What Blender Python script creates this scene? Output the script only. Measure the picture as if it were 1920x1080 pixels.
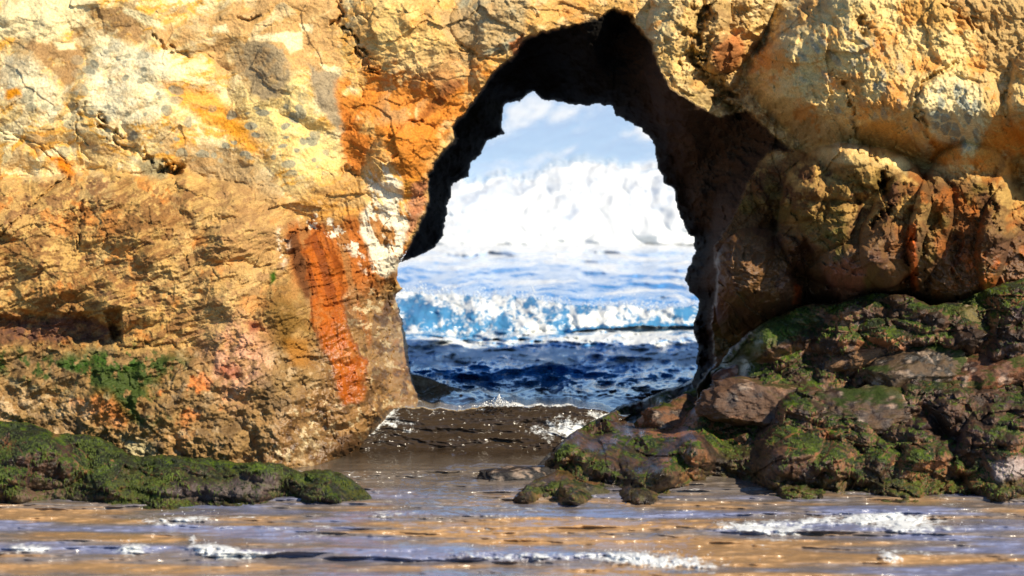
import bpy, math, random
import numpy as np
from mathutils import Vector

# ------------------------------------------------------------------ camera, world, sun, exposure
for o in list(bpy.data.objects):
    bpy.data.objects.remove(o, do_unlink=True)
sc = bpy.context.scene
COL = sc.collection
HC = 7.1            # eye height over the water, metres
F = 4516.0          # focal length in photograph pixels (1920 wide)
VH = 100.0          # photograph row of the sea horizon
A = math.atan((540 - VH) / F)
cam_data = bpy.data.cameras.new('camera')
cam_data.sensor_width = 36.0
cam_data.lens = 36.0 * F / 1920.0
cam_data.clip_end = 60000
cam_data.dof.use_dof = True
cam_data.dof.focus_distance = 43.5
cam_data.dof.aperture_fstop = 0.65
cam = bpy.data.objects.new('camera', cam_data)
COL.objects.link(cam)
cam.location = (0, 0, HC)
cam.rotation_euler = (math.pi / 2 - A, 0, 0)
sc.camera = cam

SUN_AZ = math.radians(46)    # to the right of straight behind the camera
SUN_EL = math.radians(38)
to_sun = Vector((math.sin(SUN_AZ) * math.cos(SUN_EL), -math.cos(SUN_AZ) * math.cos(SUN_EL), math.sin(SUN_EL)))
world = bpy.data.worlds.new('World')
sc.world = world
world.use_nodes = True
wn = world.node_tree
bg = wn.nodes['Background']
sky = wn.nodes.new('ShaderNodeTexSky')
sky.sky_type = 'NISHITA'
sky.sun_disc = False
sky.sun_elevation = SUN_EL
sky.sun_rotation = math.atan2(to_sun.x, to_sun.y)
sky.ozone_density = 6.0
sky.dust_density = 0.1
sky.air_density = 1.0
sky.altitude = 1500
wn.links.new(sky.outputs[0], bg.inputs[0])
bg.inputs[1].default_value = 0.11
sd_ = bpy.data.lights.new('sun', 'SUN')
sd_.energy = 5.0
sd_.angle = math.radians(0.5)
sd_.color = (1.0, 0.87, 0.66)
sun = bpy.data.objects.new('sun', sd_)
COL.objects.link(sun)
sun.rotation_euler = to_sun.to_track_quat('Z', 'Y').to_euler()
sc.view_settings.view_transform = 'Standard'
sc.view_settings.look = 'None'
sc.view_settings.exposure = 0.62
sc.view_settings.gamma = 1.0
sc.cycles.max_bounces = 5
sc.cycles.diffuse_bounces = 3
sc.cycles.caustics_reflective = False
sc.cycles.caustics_refractive = False

# ------------------------------------------------------------------ numeric helpers
f32 = np.float32
rng = np.random.RandomState(7)
TAB = rng.uniform(-1, 1, (64, 64, 64)).astype(f32)
R2 = rng.uniform(0, 1, (128, 128, 6)).astype(f32)

def vnoise(x, y, z, s=0):
    x = x + 17.31 * s; y = y + 9.73 * s; z = z + 5.19 * s
    xi = np.floor(x).astype(np.int32); yi = np.floor(y).astype(np.int32); zi = np.floor(z).astype(np.int32)
    fx = (x - xi).astype(f32); fy = (y - yi).astype(f32); fz = (z - zi).astype(f32)
    fx = fx * fx * (3 - 2 * fx); fy = fy * fy * (3 - 2 * fy); fz = fz * fz * (3 - 2 * fz)
    x0 = xi & 63; x1 = (xi + 1) & 63; y0 = yi & 63; y1 = (yi + 1) & 63; z0 = zi & 63; z1 = (zi + 1) & 63
    a = TAB[x0, y0, z0] * (1 - fx) + TAB[x1, y0, z0] * fx
    b = TAB[x0, y1, z0] * (1 - fx) + TAB[x1, y1, z0] * fx
    c = TAB[x0, y0, z1] * (1 - fx) + TAB[x1, y0, z1] * fx
    d = TAB[x0, y1, z1] * (1 - fx) + TAB[x1, y1, z1] * fx
    return (a * (1 - fy) + b * fy) * (1 - fz) + (c * (1 - fy) + d * fy) * fz

def fbm(x, y, z, k=1.0, oct=4, s=0, gain=0.5, ridge=False, rot=True):
    out = 0; amp = 1.0; tot = 0
    for i in range(oct):
        c, sn = (math.cos(0.6 * i + 0.3), math.sin(0.6 * i + 0.3)) if rot else (1.0, 0.0)
        n = vnoise((x * c - z * sn) * k, (y + 0.3 * x) * k, (x * sn + z * c) * k, s + 3 * i)
        if ridge: n = 1 - 2 * np.abs(n)
        out = out + amp * n; tot += amp; amp *= gain; k *= 2.03
    return out / tot

def cells(x, z, k=1.0, s=0):
    """2D cell noise: distance to nearest, gap to second, random value, tilted facet height"""
    x = x * k + 31.7 * s; z = z * k + 11.3 * s
    xi = np.floor(x).astype(np.int32); zi = np.floor(z).astype(np.int32)
    d1 = np.full(x.shape, 9.0, f32); d2 = d1.copy(); rv = np.zeros(x.shape, f32); fh = np.zeros(x.shape, f32)
    for i in (-1, 0, 1):
        for j in (-1, 0, 1):
            r = R2[(xi + i) & 127, (zi + j) & 127]
            dx = (xi + i + r[..., 0] - x).astype(f32); dz = (zi + j + r[..., 1] - z).astype(f32)
            d = np.sqrt(dx * dx + dz * dz)
            near = d < d1
            d2 = np.where(near, d1, np.minimum(d2, d))
            d1 = np.where(near, d, d1)
            rv = np.where(near, r[..., 2], rv)
            fh = np.where(near, (r[..., 3] - .5) * dx * 2 + (r[..., 4] - .5) * dz * 2 + (r[..., 5] - .5), fh)
    return d1, d2 - d1, rv, fh

def ss(a, b, x):
    t = np.clip((x - a) / (b - a), 0, 1)
    return t * t * (3 - 2 * t)

SX0, SX1, SY0, SY1, SST = -700, 3300, -700, 1150, 5.0
sgu, sgv = np.meshgrid(np.arange(SX0, SX1, SST, dtype=f32), np.arange(SY0, SY1, SST, dtype=f32), indexing='ij')

def seg_dist(u, v, pts, closed):
    P = np.array(pts, f32); d = np.full(u.shape, 1e9, f32)
    n = len(P)
    for i in range(n if closed else n - 1):
        a = P[i]; b = P[(i + 1) % n]; ab = b - a
        t = np.clip(((u - a[0]) * ab[0] + (v - a[1]) * ab[1]) / max(1e-6, ab @ ab), 0, 1)
        dx = u - a[0] - t * ab[0]; dy = v - a[1] - t * ab[1]
        d = np.minimum(d, dx * dx + dy * dy)
    return np.sqrt(d)

def inside(u, v, pts):
    P = np.array(pts, f32); n = len(P); c = np.zeros(u.shape, bool)
    for i in range(n):
        x0, y0 = P[i]; x1, y1 = P[(i + 1) % n]
        if y0 == y1: continue
        c ^= ((y0 > v) != (y1 > v)) & (u < (x1 - x0) * (v - y0) / (y1 - y0) + x0)
    return c

class SD:
    """signed distance (photograph pixels, negative inside) to a traced outline, sampled bilinearly"""
    def __init__(s, pts):
        d = seg_dist(sgu, sgv, pts, True)
        s.g = np.where(inside(sgu, sgv, pts), -d, d).astype(f32)
    def __call__(s, u, v):
        x = np.clip((u - SX0) / SST, 0, s.g.shape[0] - 1.01); y = np.clip((v - SY0) / SST, 0, s.g.shape[1] - 1.01)
        xi = x.astype(np.int32); yi = y.astype(np.int32); fx = x - xi; fy = y - yi
        g = s.g
        return (g[xi, yi] * (1 - fx) + g[xi + 1, yi] * fx) * (1 - fy) + (g[xi, yi + 1] * (1 - fx) + g[xi + 1, yi + 1] * fx) * fy

def local_sd(u, v, pts, pad=60):
    """exact signed distance evaluated only near the outline; far away it is +pad"""
    P = np.array(pts, f32); out = np.full(u.shape, float(pad), f32)
    m = (u > P[:, 0].min() - pad) & (u < P[:, 0].max() + pad) & (v > P[:, 1].min() - pad) & (v < P[:, 1].max() + pad)
    d = seg_dist(u[m], v[m], pts, True)
    out[m] = np.where(inside(u[m], v[m], pts), -d, d)
    return out

def local_line(u, v, pts, pad=60):
    P = np.array(pts, f32); out = np.full(u.shape, float(pad), f32)
    m = (u > P[:, 0].min() - pad) & (u < P[:, 0].max() + pad) & (v > P[:, 1].min() - pad) & (v < P[:, 1].max() + pad)
    out[m] = seg_dist(u[m], v[m], pts, False)
    return out

def ray_pos(u, v, Y):
    """world point at distance Y in the direction that photograph pixel (u, v) looks"""
    x = (u - 960) / F; y = (540 - v) / F
    dy = math.cos(A) + y * math.sin(A); dz = -math.sin(A) + y * math.cos(A)
    t = Y / dy
    return x * t, Y + 0 * u, HC + dz * t

def lin(c):
    c = np.array(c, f32) / 255.0
    return np.where(c < .04045, c / 12.92, ((c + .055) / 1.055) ** 2.4)

def idw(u, v, cps, p=3.0):
    num = 0; den = 0
    for (a, b, y) in cps:
        w = 1.0 / (((u - a) ** 2 + (v - b) ** 2) ** (p / 2) + 30.0 ** p * .2)
        num = num + w * y; den = den + w
    return (num / den).astype(f32)

def mesh_grid(name, X, Y, Z, keep, mats, parent=None, attrs=None, matidx=None):
    """a grid of points (n, m) linked as one mesh object; faces only where all four corners are kept"""
    n, m = X.shape
    idx = np.arange(n * m).reshape(n, m)
    q = np.stack([idx[:-1, :-1], idx[1:, :-1], idx[1:, 1:], idx[:-1, 1:]], -1)
    fk = keep[:-1, :-1] & keep[1:, :-1] & keep[1:, 1:] & keep[:-1, 1:]
    q = q[fk]
    used = np.zeros(n * m, bool); used[q.ravel()] = True
    remap = np.cumsum(used) - 1
    q = remap[q]
    co = np.stack([X, Y, Z], -1).reshape(-1, 3)[used].astype(f32)
    me = bpy.data.meshes.new(name)
    me.vertices.add(len(co)); me.vertices.foreach_set('co', co.ravel())
    me.loops.add(q.size); me.loops.foreach_set('vertex_index', q.ravel().astype(np.int32))
    me.polygons.add(len(q))
    me.polygons.foreach_set('loop_start', np.arange(0, q.size, 4, dtype=np.int32))
    me.polygons.foreach_set('use_smooth', np.ones(len(q), bool))
    me.update(calc_edges=True)
    for k, a in (attrs or {}).items():
        if a.ndim == 3:
            at = me.attributes.new(k, 'FLOAT_COLOR', 'POINT')
            c = np.ones((n * m, 4), f32); c[:, :3] = a.reshape(-1, 3)
            at.data.foreach_set('color', c[used].ravel())
        else:
            at = me.attributes.new(k, 'FLOAT', 'POINT')
            at.data.foreach_set('value', a.reshape(-1)[used].astype(f32))
    for mt in mats: me.materials.append(mt)
    o = bpy.data.objects.new(name, me); COL.objects.link(o)
    if parent: o.parent = parent
    return o

def tag(o, label=None, cat=None, group=None, kind=None):
    if label: o['label'] = label
    if cat: o['category'] = cat
    if group: o['group'] = group
    if kind: o['kind'] = kind
    return o

# ------------------------------------------------------------------ materials
def nodes_of(name):
    m = bpy.data.materials.new(name); m.use_nodes = True
    return m, m.node_tree.nodes, m.node_tree.links, m.node_tree.nodes['Principled BSDF']

def rock_material(name, fine=26.0, bump=0.6, dist=0.02, var=0.35):
    m, N, L, B = nodes_of(name)
    att = N.new('ShaderNodeAttribute'); att.attribute_name = 'albedo'
    wet = N.new('ShaderNodeAttribute'); wet.attribute_name = 'wet'
    tc = N.new('ShaderNodeTexCoord')
    n1 = N.new('ShaderNodeTexNoise'); n1.inputs['Scale'].default_value = fine; n1.inputs['Detail'].default_value = 6; n1.inputs['Roughness'].default_value = .7
    n2 = N.new('ShaderNodeTexNoise'); n2.inputs['Scale'].default_value = fine * .3; n2.inputs['Detail'].default_value = 5; n2.inputs['Roughness'].default_value = .65
    L.new(tc.outputs['Object'], n1.inputs['Vector']); L.new(tc.outputs['Object'], n2.inputs['Vector'])
    mr = N.new('ShaderNodeMapRange'); mr.inputs[1].default_value = .3; mr.inputs[2].default_value = .7
    mr.inputs[3].default_value = 1 - var; mr.inputs[4].default_value = 1 + var
    L.new(n1.outputs[0], mr.inputs[0])
    mul = N.new('ShaderNodeVectorMath'); mul.operation = 'SCALE'
    L.new(att.outputs['Color'], mul.inputs[0]); L.new(mr.outputs[0], mul.inputs['Scale'])
    L.new(mul.outputs[0], B.inputs['Base Color'])
    rr = N.new('ShaderNodeMapRange'); rr.inputs[3].default_value = .85; rr.inputs[4].default_value = .22
    L.new(wet.outputs['Fac'], rr.inputs[0]); L.new(rr.outputs[0], B.inputs['Roughness'])
    sp = N.new('ShaderNodeMapRange'); sp.inputs[3].default_value = .08; sp.inputs[4].default_value = .75
    L.new(wet.outputs['Fac'], sp.inputs[0]); L.new(sp.outputs[0], B.inputs['Specular IOR Level'])
    add = N.new('ShaderNodeMath'); add.operation = 'ADD'
    L.new(n1.outputs[0], add.inputs[0]); L.new(n2.outputs[0], add.inputs[1])
    bp = N.new('ShaderNodeBump'); bp.inputs['Strength'].default_value = bump; bp.inputs['Distance'].default_value = dist
    L.new(add.outputs[0], bp.inputs['Height']); L.new(bp.outputs[0], B.inputs['Normal'])
    return m

ROCK = rock_material('weathered_rock')
MOSSROCK = rock_material('algae_covered_rock', 30, .8, .03, .45)

def sea_material():
    m, N, L, B = nodes_of('sea_water_and_foam')
    out = N['Material Output']
    att = N.new('ShaderNodeAttribute'); att.attribute_name = 'albedo'
    foam = N.new('ShaderNodeAttribute'); foam.attribute_name = 'foam'
    tc = N.new('ShaderNodeTexCoord')
    mp = N.new('ShaderNodeMapping'); mp.inputs['Scale'].default_value = (1, .7, 1)
    L.new(tc.outputs['Object'], mp.inputs[0])
    n1 = N.new('ShaderNodeTexNoise'); n1.inputs['Scale'].default_value = 5; n1.inputs['Detail'].default_value = 5
    n1.inputs['Roughness'].default_value = .55; n1.inputs['Distortion'].default_value = .6
    L.new(mp.outputs[0], n1.inputs['Vector'])
    L.new(att.outputs['Color'], B.inputs['Base Color'])
    B.inputs['Roughness'].default_value = .10; B.inputs['IOR'].default_value = 1.34
    bp = N.new('ShaderNodeBump'); bp.inputs['Strength'].default_value = .35; bp.inputs['Distance'].default_value = .03
    L.new(n1.outputs[0], bp.inputs['Height']); L.new(bp.outputs[0], B.inputs['Normal'])
    fo = N.new('ShaderNodeBsdfPrincipled')
    n2 = N.new('ShaderNodeTexNoise'); n2.inputs['Scale'].default_value = 9; n2.inputs['Detail'].default_value = 8; n2.inputs['Roughness'].default_value = .75
    L.new(tc.outputs['Object'], n2.inputs['Vector'])
    fo.inputs['Base Color'].default_value = (.62, .65, .66, 1); fo.inputs['Roughness'].default_value = .7
    b2 = N.new('ShaderNodeBump'); b2.inputs['Strength'].default_value = .5; b2.inputs['Distance'].default_value = .05
    L.new(n2.outputs[0], b2.inputs['Height']); L.new(b2.outputs[0], fo.inputs['Normal'])
    nm = N.new('ShaderNodeMapRange'); sx = N.new('ShaderNodeSeparateXYZ'); L.new(tc.outputs['Object'], sx.inputs[0]); L.new(sx.outputs[1], nm.inputs[0])
    nm.inputs[1].default_value = 36; nm.inputs[2].default_value = 44; nm.inputs[3].default_value = .2; nm.inputs[4].default_value = .12; L.new(nm.outputs[0], B.inputs['Roughness'])
    # foam mask: attribute sharpened with noise
    s1 = N.new('ShaderNodeMath'); s1.operation = 'SUBTRACT'; s1.inputs[1].default_value = .5; L.new(n2.outputs[0], s1.inputs[0])
    s2 = N.new('ShaderNodeMath'); s2.operation = 'MULTIPLY_ADD'; s2.inputs[1].default_value = 1.6; L.new(s1.outputs[0], s2.inputs[0]); L.new(foam.outputs['Fac'], s2.inputs[2])
    mr = N.new('ShaderNodeMapRange'); mr.interpolation_type = 'SMOOTHSTEP'; mr.inputs[1].default_value = .32; mr.inputs[2].default_value = .68
    L.new(s2.outputs[0], mr.inputs[0])
    mx = N.new('ShaderNodeMixShader')
    L.new(mr.outputs[0], mx.inputs[0]); L.new(B.outputs[0], mx.inputs[1]); L.new(fo.outputs[0], mx.inputs[2])
    L.new(mx.outputs[0], out.inputs['Surface'])
    return m
SEA = sea_material()

# ------------------------------------------------------------------ outlines traced from the photograph
HOLE = [(748,494),(762,489),(790,480),(815,466),(832,440),(836,405),(846,368),(850,345),(880,330),(884,306),(905,287),(912,265),(945,250),
        (941,230),(946,196),(975,190),(1000,171),(1018,188),(1060,194),(1100,199),(1144,196),(1152,216),(1198,240),(1224,266),(1233,308),
        (1246,345),(1264,356),(1270,395),(1290,440),(1303,446),(1300,484),(1284,514),(1291,546),(1309,562),(1298,622),(1308,646),(1306,690),
        (1295,716),(1310,800),(1300,1100),(700,1100),(740,900),(790,765),(784,738),(768,690),(764,650),(756,612),(748,580),(743,556),(754,540),(744,520)]
LIP = [(740,494),(762,466),(778,430),(800,386),(799,340),(816,300),(852,262),(845,240),(866,215),(902,165),(934,125),(962,104),(986,68),
       (1060,48),(1110,34),(1146,14),(1182,22),(1200,50),(1222,78),(1238,120),(1262,165),(1300,190),(1345,214),(1400,205),(1452,252),(1500,292),
       (1452,286),(1425,305),(1400,360),(1372,420),(1342,462),(1346,520),(1338,600),(1345,680),(1310,720),(1300,1100),(740,1100),(770,700)]
sdH = SD(HOLE); sdL = SD(LIP)

# ------------------------------------------------------------------ the rock arch
def axis(parts):
    out = []
    for a, b, s in parts:
        out.append(np.arange(a, b, s))
    return np.concatenate(out).astype(f32)
STEP = 1.5
au = axis([(-640, -330, 14), (-330, -30, 4), (-30, 1950, STEP), (1950, 2350, 4), (2350, 3200, 16)])
av = axis([(-170, -16, 3), (-16, 968, STEP)])
u, v = np.meshgrid(au, av, indexing='ij')
PX = 43.0 / F
wx = (u - 960) * PX; wz = (VH - v) * PX + HC        # metres on the plane of the rock face
zero = np.zeros_like(wx)
# wandering of all traced edges
w1 = fbm(wx, zero, wz, 1.3, 4, 1); w2 = fbm(wx, zero, wz, 1.3, 4, 2)
h1 = fbm(wx, zero, wz, 9, 3, 3); h2 = fbm(wx, zero, wz, 9, 3, 4)
uw = u + 14 * w1 + 5 * h1; vw = v + 14 * w2 + 5 * h2
us = u + 5 * h1; vs = v + 5 * h2
dH = sdH(us, vs); dL = sdL(us + 3 * w1, vs + 3 * w2)
keep = dH > 0
region = lambda pts, soft=6, jit=1.0: ss(soft, -soft, local_sd(u + jit * (14 * w1 + 7 * h1), v + jit * (14 * w2 + 7 * h2), pts))

Yd = np.interp(v, [-170, 0, 330, 650, 865, 970], [47.0, 43.6, 43.1, 42.5, 41.9, 41.3]).astype(f32)
Yd = Yd + np.interp(v, [-170, -90, 0], [2.2, .5, 0]).astype(f32)
# left pillar turns its side towards the channel
edge = np.interp(v, [480, 560, 700, 765, 870, 970], [760, 752, 775, 792, 700, 660]).astype(f32)
tt = np.clip((u - (edge - 120)) / 120, 0, 1.3)
Yd = Yd + ss(470, 640, v) * 5.2 * tt ** 3 * (u < 1000)
Yd = Yd + (u < 1000) * ss(100, 500, v) * .9 * np.clip((u - 560) / 240, 0, 1) ** 2

def dome(cu, cv, ru, rv, amp, rot=0.0, p=2.0, warp=1.0):
    """a rounded swelling of the rock face towards the camera"""
    c, s = math.cos(math.radians(rot)), math.sin(math.radians(rot))
    du = u + warp * 12 * w1 - cu; dv = v + warp * 12 * w2 - cv
    a = (du * c + dv * s) / ru; b = (-du * s + dv * c) / rv
    if p < 0: r = np.clip(a * a + b * b, 0, 1); return -amp * (1 - r) ** 1.5
    r = np.abs(a) ** p + np.abs(b) ** p
    return -amp * np.sqrt(np.clip(1 - r, 0, 1))

# left: swelling shoulder under the sloping seam, then the rounded lower flank
seam = np.interp(u, [-640, 0, 180, 240, 300, 350, 450, 520, 600], [330, 335, 322, 326, 335, 325, 345, 380, 440]).astype(f32)
Yd = Yd - .75 * ss(seam - 4, seam + 70, v + 6 * w1) * ss(700, 480, u)
Yd = Yd - .18 * ss(seam - 2, seam + 5, v + 6 * w1) * ss(520, 420, u)
Yd = Yd + dome(210, 470, 340, 190, .4, 10, -1) + dome(520, 690, 170, 210, .4, -20, -1)
Yd = Yd + dome(270, 190, 150, 170, .4, 35, -1) + dome(560, 210, 140, 150, .25, 0, -1) + dome(60, 200, 150, 150, .25, 0, -1)
Yd = Yd + dome(560, 340, 130, 80, .25, 10, -1) + dome(765, 60, 130, 130, .45, 20, -1) + dome(740, 250, 100, 80, .3, 0, -1)
Yd = Yd + dome(770, 300, 75, 70, .3) + dome(950, 40, 110, 70, .25) + dome(60, 40, 160, 60, .2, -20, -1)
Yd = Yd + dome(240, 720, 230, 110, .35, 5, -1) + dome(330, 820, 300, 100, .35, 5, -1)
# the deep ledge low on the left
Yd = Yd + .45 * region([(-640,590),(0,592),(165,596),(224,606),(226,640),(60,652),(-640,655)], 12, 1.6)
Yd = Yd + .4 * region([(196,585),(226,578),(228,640),(212,634)], 4, .3)
# right: hanging lobes and the great nodular bulge
Yd = Yd + .4 * ss(1180, 1400, u) * ss(500, 250, v)
B2 = [(1585,-300),(1560,-60),(1535,10),(1470,60),(1398,100),(1388,150),(1425,205),(1480,252),(1520,290),(1570,330),(1680,345),(1800,350),(1900,300),(2100,260),(2400,-300)]
dB = SD(B2)(uw, vw)
B3 = [(1590,-300),(1570,-60),(1548,0),(1512,40),(1490,90),(1494,160),(1520,190),(1545,206),(1562,240),(1590,275),(1612,305),(1680,325),(1800,340),(1900,300),(2100,260),(2400,-300)]
dB3 = SD(B3)(uw, vw)
bf = 1 - .6 * ss(190, 330, v)
Yd = Yd - bf * (1.0 * (1 - np.clip(1 + dB / 60, 0, 1) ** 2.0) + 1.9 * (1 - ss(0, 80, dB3)) + .25 * ss(0, -90, dB3))
Yd = Yd + dome(1290, 60, 75, 170, .9, 5, 2.6) + dome(1270, 170, 50, 60, .2)
Yd = Yd + dome(1385, 20, 60, 130, .9, 25, 2.4) + dome(1360, 120, 28, 60, .5, 0)
Yd = Yd + dome(1645, 120, 140, 200, .35, 25) + dome(1795, 215, 85, 95, .3, 0, 3) + dome(1860, 60, 120, 90, .25)
Yd = Yd + dome(1870, 250, 90, 110, .25) 
# boulders grown on to the right pillar
Yd = Yd + dome(1600, 405, 140, 135, 2.3, 15, 2.6) + dome(1560, 325, 95, 55, .5, 0, 2.6) + dome(1545, 400, 70, 70, .35)
Yd = Yd + dome(1480, 350, 70, 70, .6, -30) + dome(1425, 540, 88, 110, 1.0, 0, 2.6) + dome(1390, 440, 60, 120, .5)
Yd = Yd + dome(1600, 520, 90, 60, .75) + dome(1700, 430, 80, 120, 1.1, 20) + dome(1800, 430, 95, 160, 1.5, 10, 2.4)
Yd = Yd + dome(1840, 400, 80, 70, .4) + dome(1900, 470, 70, 130, .9) + dome(1950, 180, 60, 100, .6)
Yd = Yd + 1.1 * region([(1890,300),(1925,285),(1990,300),(1990,380),(1925,372),(1896,350)], 8) 
Yd = Yd + .8 * region([(1480,470),(1510,450),(1560,530),(1580,565),(1500,570)], 8)
Yd = Yd + ss(1290, 1340, u) * (2.6 * ss(540, 640, v) + .6)
# tunnel
inT = dL < 0
step = ss(0, -7, dL)
leftside = ss(1120, 960, u)
frac = np.clip(-dL / (-dL + np.maximum(dH, 0) + 1), 0, 1)
Tn = step * (leftside * (5.2 + 1.6 * frac) + (1 - leftside) * (.5 + 4.6 * frac ** .9))
low_left = ss(480, 500, v) * (u < 900)
Tn = Tn * (1 - low_left)
Yd = Yd + Tn
cave = step * (1 - low_left)
# a ceiling rib seen inside the tunnel, upper right
cr = local_line(uw, vw, [(1080,60),(1110,130),(1170,180),(1250,235)], 200)
Yd = Yd - cave * 1.3 * np.exp(-(cr / 60) ** 2)
Yd = Yd - cave * (1 - leftside) * .8 * fbm(wx, zero, wz, .9, 4, 9, ridge=True)

# cracks and holes
CR = [([(181,222),(225,275),(270,290),(300,308),(334,318)],5,.22), ([(306,312),(334,320)],9,.5), ([(285,65),(320,100),(350,105),(362,112)],3.5,.15),
      ([(628,-20),(642,30),(630,52),(652,62),(668,88),(682,104),(690,125),(702,136)],5,.3), ([(668,30),(690,38),(700,20)],3,.12),
      ([(450,36),(470,40),(482,32)],4,.15), ([(-60,480),(0,440),(40,396),(105,346),(135,331)],4,.2), ([(152,380),(148,428),(139,469)],3.5,.15),
      ([(1794,115),(1760,135),(1727,157),(1718,200),(1735,241),(1746,280)],5,.28), ([(1579,159),(1601,207),(1605,259),(1642,305)],5.5,.3),
      ([(1780,0),(1830,55),(1880,90),(1960,98)],5,.15), ([(1325,-30),(1318,50),(1308,120),(1345,175),(1375,215)],15,.7),
      ([(1615,40),(1625,64)],6,.25), ([(1895,160),(1880,210),(1890,260)],4,.12), ([(735,255),(760,228),(790,232)],4,.15),
      ([(860,90),(900,105),(950,95),(985,68)],4,.12), ([(640,330),(655,320),(665,335)],6,.2), ([(540,452),(548,435),(580,428)],5,.25),
      ([(1560,140),(1590,150)],3,.1), ([(1590,330),(1620,360),(1600,400)],5,.2), ([(1655,330),(1660,380),(1640,420)],7,.4),
      ([(1715,430),(1700,480),(1710,540)],7,.3), ([(1725,430),(1735,500),(1730,570)],5,.2), ([(1505,300),(1480,360),(1490,440)],6,.2),
      ([(-40,655),(60,652),(200,645),(330,650)],4,.12), ([(160,185),(150,250),(170,300)],3,.08), ([(-20,240),(60,262),(120,300)],3,.08),
      ([(400,330),(450,350),(480,380)],3,.07), ([(1800,440),(1790,500),(1800,560)],6,.2), ([(1850,350),(1870,420),(1850,480)],6,.2)]
gl = (12 * w1 + 6 * h1, 12 * w2 + 6 * h2)
crackm = np.zeros_like(u)
jag = cells(wx + .1 * h1, wz, 5, 77)[3]
for pts, w, dep in CR:
    d = local_line(u + gl[0] * .9 + 9 * jag, v + gl[1] * .9 - 7 * jag, pts, 70)
    e = np.exp(-(d / (w * (.75 + 1.1 * h2 + .5 * w1))) ** 2) * np.clip(.75 + .9 * h1, .15, 1.3)
    Yd = Yd + dep * e
    crackm = np.maximum(crackm, e * (dep > .1))

# surface relief, rougher in some parts than in others
Yr = Yd.copy()
smooth_ul = ss(0, 40, seam - v) * ss(760, 560, u)
right = ss(1150, 1300, u)
midleft = ss(-10, 20, v - seam) * ss(760, 640, u)
wxx = wx + .25 * w1; wzz = wz + .25 * w2
rough = 1 - .68 * smooth_ul
rust0 = region([(572,470),(586,432),(610,425),(624,490),(662,632),(696,680),(684,752),(640,764),(604,652),(583,592),(580,530)], 12, 1.4)
bul0 = ss(10, -40, dB)
Yr = Yr - midleft * .28 * np.abs(fbm(wx * .9 + .4 * wz, zero, wz * 1.5 - .7 * wx, .9, 3, 68, .5)) * 2
Yr = Yr + .42 * fbm(wx, zero, wz, .5, 3, 11) * (1 - .5 * smooth_ul)
d1, g1, r1, f1 = cells(wxx, wzz, 1.1, 1)
Yr = Yr + .12 * f1 * rough * (1 - midleft * .6)
d1, g1, r1, f1 = cells(wxx * .8 + wzz * .5, wzz * 1.3 - wxx * .25, 3.2, 2)
Yr = Yr + .045 * f1 * rough * (1 - .6 * bul0) * (1 - .8 * rust0)
d1, g1, rA, f1 = cells(wxx + .05 * h1, wzz * 1.2 + .3 * wxx + .05 * h2, 8, 3)
Yr = Yr + .02 * f1 * (.15 + .9 * rough)
Yr = Yr - .05 * fbm(wx * .7 + .5 * wz, zero, wz * 1.6 - .5 * wx, 3.2, 5, 12, .6, True) * (.3 + .7 * rough)
# slanting foliation of the left shoulder
fold = np.abs(fbm(wx * .8 + .5 * wz, zero, wz * 1.3 - .8 * wx, 1.0, 3, 167, .5)) * 2
Yr = Yr - (u < 1150) * (1 - midleft) * (1 - ss(400, 470, v)) * .16 * fold
fol = fbm(wx * 1.1 + wz * .6 + .3 * w1, zero, (wz - .42 * wx) * 4.6 + .5 * w2, 2.0, 4, 14, .6, True)
Yr = Yr - midleft * ss(900, 640, v) * .085 * fol
lowf = ss(650, 700, v) * ss(900, 800, u)
# nodules of the right bulge, drawn out downwards
d1, g1, rB, f1 = cells(wx * 1.0 + .35 * wz + .10 * w1, wz * .62 - .1 * wx + .1 * w2, 6.5, 5)
bul = ss(10, -40, dB)
Yr = Yr - bul * .04 * (1 - np.clip(d1, 0, 1) ** 1.5)
_, _, _, fr = cells(wxx * 1.1 + .25 * w2 + .4 * wzz, wzz * .8 - .3 * wxx + .2 * w1, 9, 14)
Yr = Yr + right * .035 * fr
_, _, _, fr = cells(wxx + .3 * w2, wzz * 1.2 + .3 * w1 + .2 * wxx, 4.5, 15)
Yr = Yr + right * (1 - bul) * .09 * fr
Yr = Yr - right * (1 - bul) * .08 * fbm(wx + .3 * wz, zero, wz, 3.5, 5, 66, .62, True)
Yr = Yr - bul * .075 * fbm(wx * 1.1 + .55 * wz + .15 * w1, zero, wz * .55 - .25 * wx + .15 * w2, 4.0, 5, 16, .62, True)
bill = lambda k, o, sd, ax=1.0, az=1.0, sh=0.0: np.abs(fbm(wx * ax + sh * wz, zero, wz * az, k, o, sd, .5)) * 2
Yr = Yr - right * (1 - bul) * (.12 * bill(1.6, 2, 61) + .04 * bill(4.2, 3, 62))
Yr = Yr - lowf * .07 * bill(4.5, 3, 63)
# vertical flutes where water runs down beside the channel
flu = region([(540,430),(600,400),(700,300),(790,340),(760,520),(790,760),(720,800),(600,760),(570,600)], 30)
Yr = Yr - flu * .05 * fbm(wx * 3.2 + .6 * wz + .2 * w1, zero, wz * .5, 1.6, 4, 18, .6, True, False)
lumps = ss(700, 780, v) * ss(-10, 40, 800 - u) + flu * ss(560, 640, v)
Yr = Yr - np.clip(lumps, 0, 1) * (1 - region([(572,470),(590,430),(606,425),(650,632),(690,686),(682,752),(640,764),(604,652),(580,530)], 7, 1.0)) * .05 * fbm(wx, zero, wz, 7, 4, 19, .65, True)
RUST = [(572,470),(586,432),(610,425),(624,490),(640,540),(648,580),(662,632),(696,680),(684,752),(660,760),(640,764),(630,716),(604,652),(583,592),(580,530)]
rs_ = region(RUST, 7, 1.4)
Yr = Yr + .012 * fbm(wx, zero, wz, 22, 3, 20, .6) * (1 - .8 * rs_)
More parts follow.
